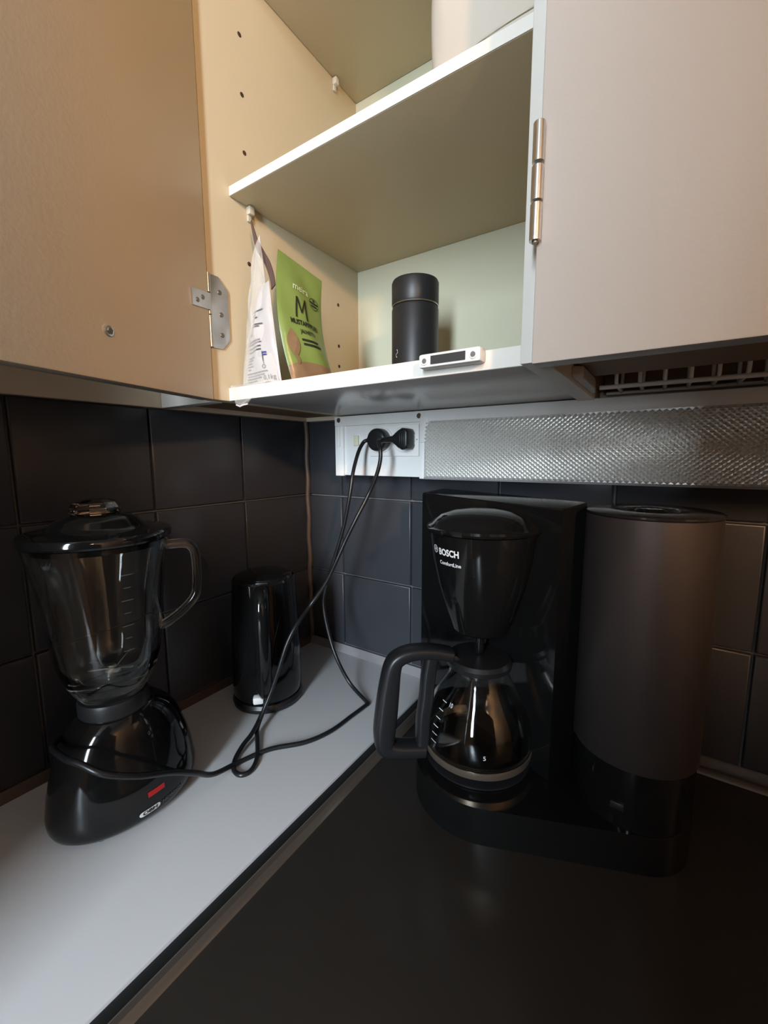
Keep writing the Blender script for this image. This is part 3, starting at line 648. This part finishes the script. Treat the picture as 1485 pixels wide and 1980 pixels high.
# printed brand lettering on the filter holder
FZS = [0.190, 0.193, 0.215, 0.245, 0.275, 0.300, 0.3045]; FRS = [0.026, 0.030, 0.038, 0.047, 0.0535, 0.0565, 0.057]
def fdec(az, z0, off=0.0006):
    def fn(x, y):
        z = z0+y; r_ = interp(z, FZS, FRS)+off; a = az+x/0.055
        return Vector((A.x+r_*math.cos(a), A.y+r_*math.sin(a), z))
    return fn
AZ = math.radians(-69.7)
decal('brand_lettering', text_geo('BOSCH', 0.0098, bold=0.00030, sx=0.86), fdec(AZ+math.radians(-38), 0.2865), m_print_w, cm)
decal('brand_emblem', merge(ring_geo(0, 0, 0.0036, 0.0043, 0, 360, 28), rect_geo(-0.0017, -0.0026, -0.0011, 0.0026), rect_geo(0.0011, -0.0026, 0.0017, 0.0026), rect_geo(-0.0015, -0.0004, 0.0015, 0.0004), ring_geo(0, 0, 0.0026, 0.0030, -40, 40, 8), ring_geo(0, 0, 0.0026, 0.0030, 140, 220, 8)), fdec(AZ+math.radians(-59.5), 0.2880), m_print_w, cm)
decal('series_lettering', text_geo('ComfortLine', 0.0056, bold=0.00010), fdec(AZ+math.radians(-37), 0.2750), m_print_w, cm)
# cylinder (water tank) on a black pedestal
lathe('pedestal', [(0, 0.0375), (0.0530, 0.0375), (0.0535, 0.040), (0.0535, 0.0975), (0, 0.0976)], CC, m_blk, cm, 56)
lathe('tank_cylinder', [(0, 0.0977), (0.0545, 0.0977), (0.0552, 0.0990), (0.0552, 0.3305), (0, 0.3306)], CC, m_tank, cm, 72)
tl = lathe('tank_lid', [(0, 0.3307), (0.0550, 0.3307), (0.0560, 0.3318), (0.0560, 0.3335), (0.0545, 0.3345), (0.0300, 0.3352), (0.0240, 0.3345), (0.0225, 0.3300+0.002), (0, 0.3318)], CC, m_tanklid, cm, 72)
lathe('lid_knob', [(0, 0.3319), (0.0130, 0.3319), (0.0140, 0.3340), (0.0120, 0.3362), (0, 0.3368)], CC, m_blk, tl, 32)
qd = (CAM-CC); qd.z = 0; qd.normalize()
box('power_switch', (-0.006, -0.0015, -0.0035), (0.006, 0.0015, 0.0035), m_blk_s, cm, bev=0.0008, mtx=Matrix.Translation(CC+qd*0.0535+Vector((-0.008, 0, 0.0600))) @ Matrix.Rotation(math.atan2(qd.y, qd.x)+math.pi/2, 4, 'Z'))

# ------------------------------------------------------------------ carafe on the hot plate
ca = tag(empty('coffee_carafe', (A.x, A.y, 0.0413)), 'empty glass coffee carafe with black handle on the hot plate', 'carafe')
go = [(0.0440, 0.0416), (0.0510, 0.0430), (0.0575, 0.0490), (0.0605, 0.0590), (0.0612, 0.0720), (0.0590, 0.0880), (0.0530, 0.1040), (0.0440, 0.1200), (0.0370, 0.1310), (0.0335, 0.1400), (0.0330, 0.1480)]
gi = [(r-0.0022, z) for r, z in go[::-1][:-2]]+[(0.0480, 0.0455), (0.0400, 0.0440), (0, 0.0438)]
gl = lathe('glass_body', [(0, 0.0416)]+go+gi, FC, m_glass, ca, 72, ang=60)
bnd = lathe('metal_band', [(0.0590, 0.0505), (0.0612, 0.0508), (0.0622, 0.0560), (0.0622, 0.0590), (0.0610, 0.0590), (0.0600, 0.0550), (0.0590, 0.0505)], FC, m_band, ca, 72)
lathe('lid', [(0, 0.1485), (0.0345, 0.1485), (0.0365, 0.1500), (0.0370, 0.1550), (0.0340, 0.1590), (0.0150, 0.1610), (0, 0.1612)], FC, m_blk_s, ca, 48)
HAZ = math.radians(-137); hv = Vector((math.cos(HAZ), math.sin(HAZ), 0)); hn = Vector((-hv.y, hv.x, 0))
HM = Matrix(((hv.x, 0, hn.x, A.x), (hv.y, 0, hn.y, A.y), (0, 1, 0, 0), (0, 0, 0, 1)))     # local x = radial, y = up, z = sideways
grip = cat([(0.034, 0.1630, 0), (0.055, 0.1680, 0), (0.078, 0.1690, 0), (0.094, 0.1640, 0), (0.1010, 0.1540, 0), (0.1050, 0.1300, 0), (0.1085, 0.0980, 0), (0.1110, 0.0720, 0), (0.1085, 0.0590, 0), (0.0950, 0.0540, 0), (0.0640, 0.0510, 0)], 6)
def swept(name, path, wr, wt, wside, material, parent, seg=14):
    """rounded flat section swept along a path in the handle plane"""
    vs, fs = [], []; n = len(path)
    for i, p_ in enumerate(path):
        t = (path[min(i+1, n-1)]-path[max(i-1, 0)]).normalized(); nn = Vector((-t.y, t.x, 0)); f = i/(n-1)
        rr = wr(f); ss = wside(f)
        for k in range(seg):
            a = 2*math.pi*k/seg; ca_, sa = math.cos(a), math.sin(a)
            e = 0.55
            x = math.copysign(abs(ca_)**e, ca_)*rr; y = math.copysign(abs(sa)**e, sa)*ss
            vs.append(HM @ (p_+nn*x+Vector((0, 0, y))))
    for i in range(n-1):
        for k in range(seg):
            k2 = (k+1) % seg; fs.append((i*seg+k, i*seg+k2, (i+1)*seg+k2, (i+1)*seg+k))
    fs.append(tuple(range(seg))[::-1]); fs.append(tuple((n-1)*seg+k for k in range(seg)))
    return from_data(name, vs, fs, material, parent, 50)
hdl = swept('handle', grip, lambda f: 0.0070+0.0055*math.exp(-((f-0.62)/0.24)**2), None, lambda f: 0.0115, m_blk_s, ca)
swept('handle_strip', cat([(0.0560, 0.1660, 0), (0.0600, 0.1400, 0), (0.0620, 0.1150, 0), (0.0655, 0.0850, 0), (0.0660, 0.0540, 0)], 6), lambda f: 0.0078, None, lambda f: 0.0085, m_blk_s, hdl)
bm = bmesh.new(); bm_prism(bm, [(0.020, 0.1560), (0.060, 0.1640), (0.060, 0.1680), (0.030, 0.1640)], -0.0080, 0.0080, bev=0.0012, mtx=HM); from_bm('lid_lever', bm, m_blk_s, hdl)
# scale marks on the glass beside the handle strip
SCA = HAZ+math.radians(18)
def cdec(az, off=0.0004):
    zz = [q[1] for q in go]; rr = [q[0] for q in go]
    def fn(x, y):
        r_ = interp(y, zz, rr)+off; a = az+x/0.055
        return Vector((A.x+r_*math.cos(a), A.y+r_*math.sin(a), y))
    return fn
for k in range(6):
    z = 0.073+0.0085*k
    decal('scale_mark', rect_geo(-0.004, z-0.0003, 0.004, z+0.0003, 2), cdec(SCA), m_print_w, gl)
decal('scale_numeral', shift(text_geo('10', 0.0062), 0, 0.1155), cdec(SCA+math.radians(12)), m_print_w, gl)
decal('scale_numeral', shift(text_geo('5', 0.0062), 0, 0.0760), cdec(math.radians(-69.7+8)), m_print_w, gl)

# ------------------------------------------------------------------ things in the open cabinet
bt = tag(empty('steel_flask', (0.3130, -0.1170, HBT)), 'matte black flask standing on the cabinet floor near the back', 'flask')
BTC = (0.3130, -0.1170, HBT)
lathe('body', [(0, 0.0003), (0.0285, 0.0003), (0.0300, 0.002), (0.0303, 0.010), (0.0303, 0.1020), (0.0290, 0.1050), (0.0270, 0.1060), (0, 0.1060)], BTC, m_blk_m, bt, 48)
lathe('ring', [(0.0268, 0.1058), (0.0296, 0.1058), (0.0300, 0.1066), (0.0296, 0.1076), (0.0268, 0.1076)], BTC, m_steel, bt, 48)
lathe('cap', [(0, 0.1075), (0.0296, 0.1075), (0.0303, 0.1090), (0.0303, 0.1340), (0.0290, 0.1370), (0.0250, 0.1385), (0, 0.1390)], BTC, m_blk_m, bt, 48)
def btdec(x, y):
    a = math.radians(-57-52)+x/0.03; return Vector((BTC[0]+0.0306*math.cos(a), BTC[1]+0.0306*math.sin(a), HBT+0.045+y))
decal('logo_mark', merge(ring_geo(0, 0.002, 0.0022, 0.0028, -60, 100, 12, 0.6), ring_geo(0, -0.002, 0.0022, 0.0028, 120, 290, 12, 0.6)), btdec, m_print_w, bt)

# green spice bag
gb = tag(empty('spice_bag', (0.220, -0.225, HBT)), 'green spice pouch with a black M leaning at the cabinet side', 'bag')
BL, BR, TL, TR = Vector((0.2230, -0.2500, 0.4708)), Vector((0.2360, -0.1850, 0.4708)), Vector((0.2030, -0.2500, 0.6260)), Vector((0.2165, -0.1900, 0.6070))
gn = (BR-BL).cross(TL-BL).normalized()
if gn.x < 0: gn = -gn
def gpt(u, v, off=0.0):
    q = BL*(1-u)*(1-v)+BR*u*(1-v)+TL*(1-u)*v+TR*u*v
    edge = math.sin(math.pi*max(0, min(1, u)))**0.6*math.sin(math.pi*max(0.0, min(1, 0.10+0.90*v)))**0.7
    b = 0.0105*edge*(1.15-0.9*v)+0.0012*math.sin(9*u+6*v)*edge+0.0010*math.sin(17*v+4*u)*edge
    q = q+gn*(b+off)
    side = 0.0105*math.sin(math.pi*v)-0.002*v
    return q-(BR-BL).normalized()*side
def bpt(u, v):
    q = BL*(1-u)*(1-v)+BR*u*(1-v)+TL*(1-u)*v+TR*u*v
    edge = math.sin(math.pi*u)**0.6*math.sin(math.pi*(0.10+0.90*v))**0.7
    side = 0.0105*math.sin(math.pi*v)-0.002*v
    return q-gn*(0.0085*edge*(1.1-0.9*v)+0.0006)-(BR-BL).normalized()*side
def sheet(name, f, u0, u1, v0, v1, nu, nv_, material, parent, bnd0=None, bnd1=None):
    vs, fs = [], []
    for j in range(nv_+1):
        for i in range(nu+1):
            u = u0+(u1-u0)*i/nu
            a = bnd0(u) if bnd0 else v0; b = bnd1(u) if bnd1 else v1
            vs.append(f(u, a+(b-a)*j/nv_))
    for j in range(nv_):
        for i in range(nu):
            k = j*(nu+1)+i; fs.append((k, k+1, k+nu+2, k+nu+1))
    return from_data(name, vs, fs, material, parent, 60)
wav = lambda u: 0.135+0.075*u+0.02*math.sin(5*u)
gf = sheet('printed_front', gpt, 0, 1, 0, 1, 22, 34, m_green, gb, bnd0=wav)
sheet('clear_window', gpt, 0, 1, 0, 1, 22, 8, m_pepper, gb, bnd1=wav)
sheet('back_film', bpt, 0, 1, 0, 1, 16, 24, m_green, gb)
def gdec(u0, v0, off=0.0011):
    def fn(x, y): return gpt(u0+x/0.068, v0+y/0.150, off)
    return fn
def gtext(s, size, u0, v0, m, bold=0.0, sx=1.0): decal('pouch_lettering', text_geo(s, size, bold=bold, sx=sx), gdec(u0, v0), m, gf)
def stroke(pts, w):
    q = cat([(x, y, 0) for x, y in pts], 6); vs, fs = [], []
    for i, p_ in enumerate(q):
        t = (q[min(i+1, len(q)-1)]-q[max(i-1, 0)]).normalized(); n_ = Vector((-t.y, t.x, 0))*w
        vs += [(p_.x+n_.x, p_.y+n_.y), (p_.x-n_.x, p_.y-n_.y)]
    for i in range(len(q)-1): fs.append((2*i, 2*i+1, 2*i+3, 2*i+2))
    return vs, fs
decal('pouch_letter', merge(stroke([(-0.0075, -0.0125), (-0.0068, -0.004), (-0.0058, 0.0125)], 0.0011), stroke([(-0.0056, 0.0125), (-0.002, 0.002), (0.0006, -0.0055)], 0.0010), stroke([(0.0006, -0.0055), (0.003, 0.003), (0.0062, 0.0125)], 0.0009), stroke([(0.0060, 0.0125), (0.0068, -0.002), (0.0080, -0.0135)], 0.0011)), gdec(0.45, 0.610), m_print_k, gf)
gtext('MUSTAPIPPURI', 0.0085, 0.50, 0.485, m_print_k, 0.00025, 0.72)
gtext('JAUHETTU', 0.0068, 0.52, 0.415, m_print_k, 0.00015, 0.66)
gtext('meira', 0.0125, 0.47, 0.775, m_pale, 0.0001, 0.85)
for v, a, b in ((0.350, 0.36, 0.70), (0.318, 0.38, 0.76)):
    decal('fine_print', rect_geo((a-0.5)*0.068, -0.0013, (b-0.5)*0.068, 0.0013, 6), gdec(0.5, v), m_print_k, gf)
decal('round_seal', merge(ring_geo(0, 0, 0.0072, 0.0080, 20, 170, 16), ring_geo(0, 0, 0.0072, 0.0080, 200, 350, 16), rect_geo(-0.0072, 0.0000, 0.0072, 0.0022, 4), rect_geo(-0.0050, -0.0040, 0.0050, -0.0020, 4), ring_geo(0, 0.0046, 0, 0.0017, 0, 360, 10)), gdec(0.78, 0.715), m_print_k, gf)
lf_v = [(0.009*math.sin(math.pi*t)*sgn, -0.016+0.034*t) for sgn in (1,) for t in [k/10 for k in range(11)]]+[(-0.007*math.sin(math.pi*t), -0.016+0.034*t) for t in [k/10 for k in range(9, 0, -1)]]
decal('leaf_window', (lf_v, [tuple(range(len(lf_v)))]), gdec(0.17, 0.30), m_pepper, gf)
sm_v = [(x*0.3, y*0.33) for x, y in lf_v]
decal('small_leaf', (sm_v, [tuple(range(len(sm_v)))]), gdec(0.20, 0.185), m_pepper, gf)

# clear bag with the white packet
cb = tag(empty('clear_bag', (0.182, -0.262, HBT)), 'clear plastic bag holding a white printed packet at the cabinet edge', 'bag')
def ptaper(x0, x1, y0, y1, z0, z1, xt0, xt1, thick, wob, side):
    def f(u, v):
        e = v**0.9
        xa = x0+(xt0-x0)*e; xb_ = x1+(xt1-x1)*e
        x = xa+(xb_-xa)*u; y = y0+(y1-y0)*v+(-0.010*(u-0.5)); z = z0+(z1-z0)*v
        b = thick*math.sin(math.pi*min(max(u, 0), 1))**0.6*math.sin(math.pi*min(1, 0.12+0.88*v))**0.6
        b += wob*(math.sin(11*u+5*v)+math.sin(19*v-7*u))*b/max(thick, 1e-4)
        return Vector((x, y-side*b, z))
    return f
pk_f = ptaper(0.1425, 0.2215, -0.2610, -0.2560, 0.4712, 0.5880, 0.1690, 0.2000, 0.0100, 0.0010, 1)
pk_b = ptaper(0.1425, 0.2215, -0.2610, -0.2560, 0.4712, 0.5880, 0.1690, 0.2000, 0.0070, 0.0008, -1)
pf = sheet('white_packet', pk_f, 0, 1, 0, 1, 20, 30, m_label, cb)
sheet('packet_back', pk_b, 0, 1, 0, 1, 14, 20, m_label, cb)
def wdec(u0, v0):
    def fn(x, y):
        q = pk_f(u0+x, v0+y); return Vector((q.x+0.0005, q.y-0.0012, q.z))
    return fn
random.seed(3)
for k, (v, a, b) in enumerate([(0.73, .08, .62), (0.695, .06, .30), (0.66, .05, .42), (0.625, .04, .26), (0.59, .04, .60), (0.57, .04, .50), (0.535, .03, .24), (0.505, .03, .22), (0.44, .03, .52), (0.415, .02, .56), (0.375, .03, .55), (0.34, .03, .56), (0.28, .05, .32), (0.255, .05, .26), (0.225, .05, .22), (0.195, .06, .26), (0.165, .08, .18), (0.125, .06, .66), (0.098, .08, .58), (0.072, .05, .50), (0.045, .06, .34)]):
    decal('fine_print', rect_geo(a-0.3, -0.0055, b-0.3, 0.0055, 6), wdec(0.42, v), m_print_d if k % 3 else mat('grey_print', (0.16, 0.15, 0.18), 0.5, noise=0.02), pf)
g0 = text_geo('0,1kg', 0.0075); decal('weight_lettering', ([(x/0.06, y/0.115) for x, y in g0[0]], g0[1]), wdec(0.80, 0.060), m_print_d, pf)
def sc(geo): return ([(x/0.055, y/0.115) for x, y in geo[0]], geo[1])
decal('key_symbol', sc(merge(rect_geo(-0.0005, -0.0060, 0.0005, 0.0080), ring_geo(-0.0002, -0.0085, 0.0014, 0.0024, 0, 360, 16))), wdec(0.70, 0.245), m_print_d, pf)
decal('key_symbol', sc(merge(rect_geo(0.0005, 0.0062, 0.0050, 0.0076), rect_geo(0.0005, 0.0036, 0.0050, 0.0050))), wdec(0.70, 0.245), m_print_b, pf)
# the clear film around it
fo_f = ptaper(0.1415, 0.2200, -0.2640, -0.2460, 0.4706, 0.6480, 0.1585, 0.1760, 0.0115, 0.0016, 1)
fo_b = ptaper(0.1415, 0.2200, -0.2640, -0.2460, 0.4706, 0.6480, 0.1585, 0.1760, 0.0085, 0.0016, -1)
sheet('film', fo_f, 0, 1, 0, 1, 22, 34, m_film, cb); sheet('film', fo_b, 0, 1, 0, 1, 16, 26, m_film, cb)
def flap(u, v):       # loose film hanging over the cabinet edge
    w = 0.068*(1-0.70*v); x = 0.178-0.014*v+(u-0.5)*w
    return Vector((x, BY-0.0022-0.0030*math.sin(math.pi*u)*v-0.0012*math.sin(7*u+9*v), 0.4722-0.0265*v+0.006*abs(u-0.5)*v))
sheet('film_flap', flap, 0, 1, 0, 1, 14, 14, m_film, cb)
def flap_top(u, v):
    w = 0.068; x = 0.178+(u-0.5)*w
    return Vector((x, -0.2640-(0.0142)*v-0.0012*math.sin(7*u)*v, 0.4720+0.0006*math.sin(5*u)))
sheet('film_flap', flap_top, 0, 1, 0, 1, 14, 4, m_film, cb)
tube('flap_seam', [flap(k/10, 1.0) for k in range(11)], 0.0009, film('film_seam', (0.9, 0.88, 0.85), 0.55), cb, 6)
# brown closing strip at the neck of the bag
rib = cat([(0.1585, -0.2490, 0.6690), (0.1620, -0.2488, 0.6560), (0.1660, -0.2480, 0.6420), (0.1745, -0.2475, 0.6280), (0.1830, -0.2470, 0.6150), (0.1880, -0.2460, 0.6000), (0.1890, -0.2450, 0.5880)], 5)
vs, fs = [], []
for i, q in enumerate(rib):
    w = 0.0010+0.0028*min(1, i/12); vs += [q+Vector((-w, 0.0006, -w*0.5)), q+Vector((w, 0.0, w*0.5)), q+Vector((w, 0.0011, w*0.5)), q+Vector((-w, 0.0017, -w*0.5))]
for i in range(len(rib)-1):
    for k in range(4): fs.append((4*i+k, 4*i+(k+1) % 4, 4*i+4+(k+1) % 4, 4*i+4+k))
from_data('closing_strip', vs, fs, m_ribbon, cb, 30)

# white package on the middle shelf
wp = tag(empty('paper_package', (0.445, -0.16, 0.7065)), 'white creased package standing at the right end of the upper shelf', 'package')
vs, fs = [], []
nu, nw = 48, 24
px0, px1, py0, py1, pz0, pz1 = 0.3850, 0.5000, -0.2350, -0.0600, 0.7068, 0.9300
loop = []
for k in range(nu):
    a = 2*math.pi*k/nu; cx_, sy_ = math.cos(a), math.sin(a); e = 0.28
    loop.append((math.copysign(abs(cx_)**e, cx_), math.copysign(abs(sy_)**e, sy_)))
for j in range(nw+1):
    t = j/nw; z = pz0+(pz1-pz0)*t; ins = 0.010*(1-min(1, t/0.08))**2+0.012*max(0, (t-0.93)/0.07)**2
    for k, (a, b) in enumerate(loop):
        w = 0.0022*math.sin(5*a+7*t+2*b)+0.0016*math.sin(13*t+6*b)
        vs.append(((px0+px1)/2+a*((px1-px0)/2-ins)+w*0.5, (py0+py1)/2+b*((py1-py0)/2-ins)+w, z))
for j in range(nw):
    for k in range(nu): fs.append((j*nu+k, j*nu+(k+1) % nu, (j+1)*nu+(k+1) % nu, (j+1)*nu+k))
fs.append(tuple(range(nu))[::-1]); fs.append(tuple(nw*nu+k for k in range(nu)))
from_data('wrapping', vs, fs, m_pkg, wp, 60)
seam = cat([(0.4020, -0.2375, 0.7080), (0.4080, -0.2385, 0.7200), (0.4300, -0.2390, 0.7270), (0.4600, -0.2390, 0.7310), (0.4900, -0.2380, 0.7330)], 5)
tube('fold', seam, 0.0012, m_pkg, wp, 6)

# ------------------------------------------------------------------ behind the viewer: unseen blocks added to shape the light, and the lamp
fr = tag(empty('side_light_blocker', (0.17, -1.38, Z_FLOOR)), 'unseen tall block added past the white worktop to shade the left wall', 'side_light_blocker')  # added out of view to shade the left tiles and near worktop
box('body', (0.002, -1.65, Z_FLOOR+0.001), (0.370, -1.10, 1.15), m_blocker, fr, bev=0.006)
for z0, z1 in ((Z_FLOOR+0.05, 0.35), (0.36, 1.13)):
    q = box('door', (0.371, -1.645, z0), (0.390, -1.105, z1), m_blocker, fr, bev=0.004)
    box('handle', (0.391, -1.15, (z0+z1)/2-0.1), (0.407, -1.135, (z0+z1)/2+0.1), m_steel, q, bev=0.003)
mw = tag(empty('upper_light_blocker', (0.85, -1.18, 0.671)), 'unseen black block added behind the viewer to shade the closed door', 'upper_blocker')  # added out of view to darken the closed door's lower right
box('body', (0.715, -1.33, 0.6745), (1.08, -1.05, 0.975), m_blk_s, mw, bev=0.004)
box('door', (0.72, -1.049, 0.685), (0.99, -1.037, 0.965), m_blk_s, mw, bev=0.002)
for x in (0.76, 1.06):
    for y in (-1.31, -1.07): disc_cyl('foot', (x, y, 0.6705), (0, 0, 1), 0.01, 0.006, m_blk_s, mw, 12)
tc_ = tag(empty('lower_light_blocker', (0.88, -1.2, Z_FLOOR)), 'unseen dark block added behind the viewer to shade the right side', 'lower_blocker')  # added out of view, casts the shade of the viewer's body
m_darkwood = mat('dark_wood', (0.05, 0.03, 0.02), 0.5, noise=0.3, nscale=10)
box('body', (0.70, -1.35, Z_FLOOR+0.001), (1.78, -1.02, 0.67), m_darkwood, tc_, bev=0.004)
for x in (0.705, 1.245): 
    q = box('door', (x, -1.020, Z_FLOOR+0.08), (x+0.53, -1.002, 0.65), m_darkwood, tc_, bev=0.003)
    disc_cyl('knob', (x+(0.50 if x < 0.8 else 0.026), -1.002, -0.05), (0, 1, 0), 0.012, 0.02, m_steel, q, 16, bev=0.004)

lp = tag(empty('pendant_lamp', (LAMP.x, LAMP.y, Z_CEIL)), 'warm globe pendant lamp hanging in the room behind the viewer', 'lamp')
lathe('shade', [(0.020, 0.115), (0.045, 0.110), (0.100, 0.088), (0.140, 0.055), (0.138, 0.053), (0.098, 0.084), (0.044, 0.105), (0.020, 0.110)], LAMP, m_white_pl, lp, 40)
lathe('bulb_socket', [(0, 0.045), (0.018, 0.045), (0.020, 0.060), (0.020, 0.118), (0, 0.119)], LAMP, m_white_pl, lp, 24)
lathe('bulb', [(0, -0.048), (0.025, -0.043), (0.043, -0.022), (0.048, 0.0), (0.043, 0.022), (0.025, 0.040), (0.016, 0.0445)], LAMP, m_bulb, lp, 32)
tube('cord', [LAMP+Vector((0, 0, 0.119)), Vector((LAMP.x, LAMP.y, (LAMP.z+Z_CEIL)/2+0.04)), Vector((LAMP.x, LAMP.y, Z_CEIL-0.001))], 0.004, m_cord, lp, 8)
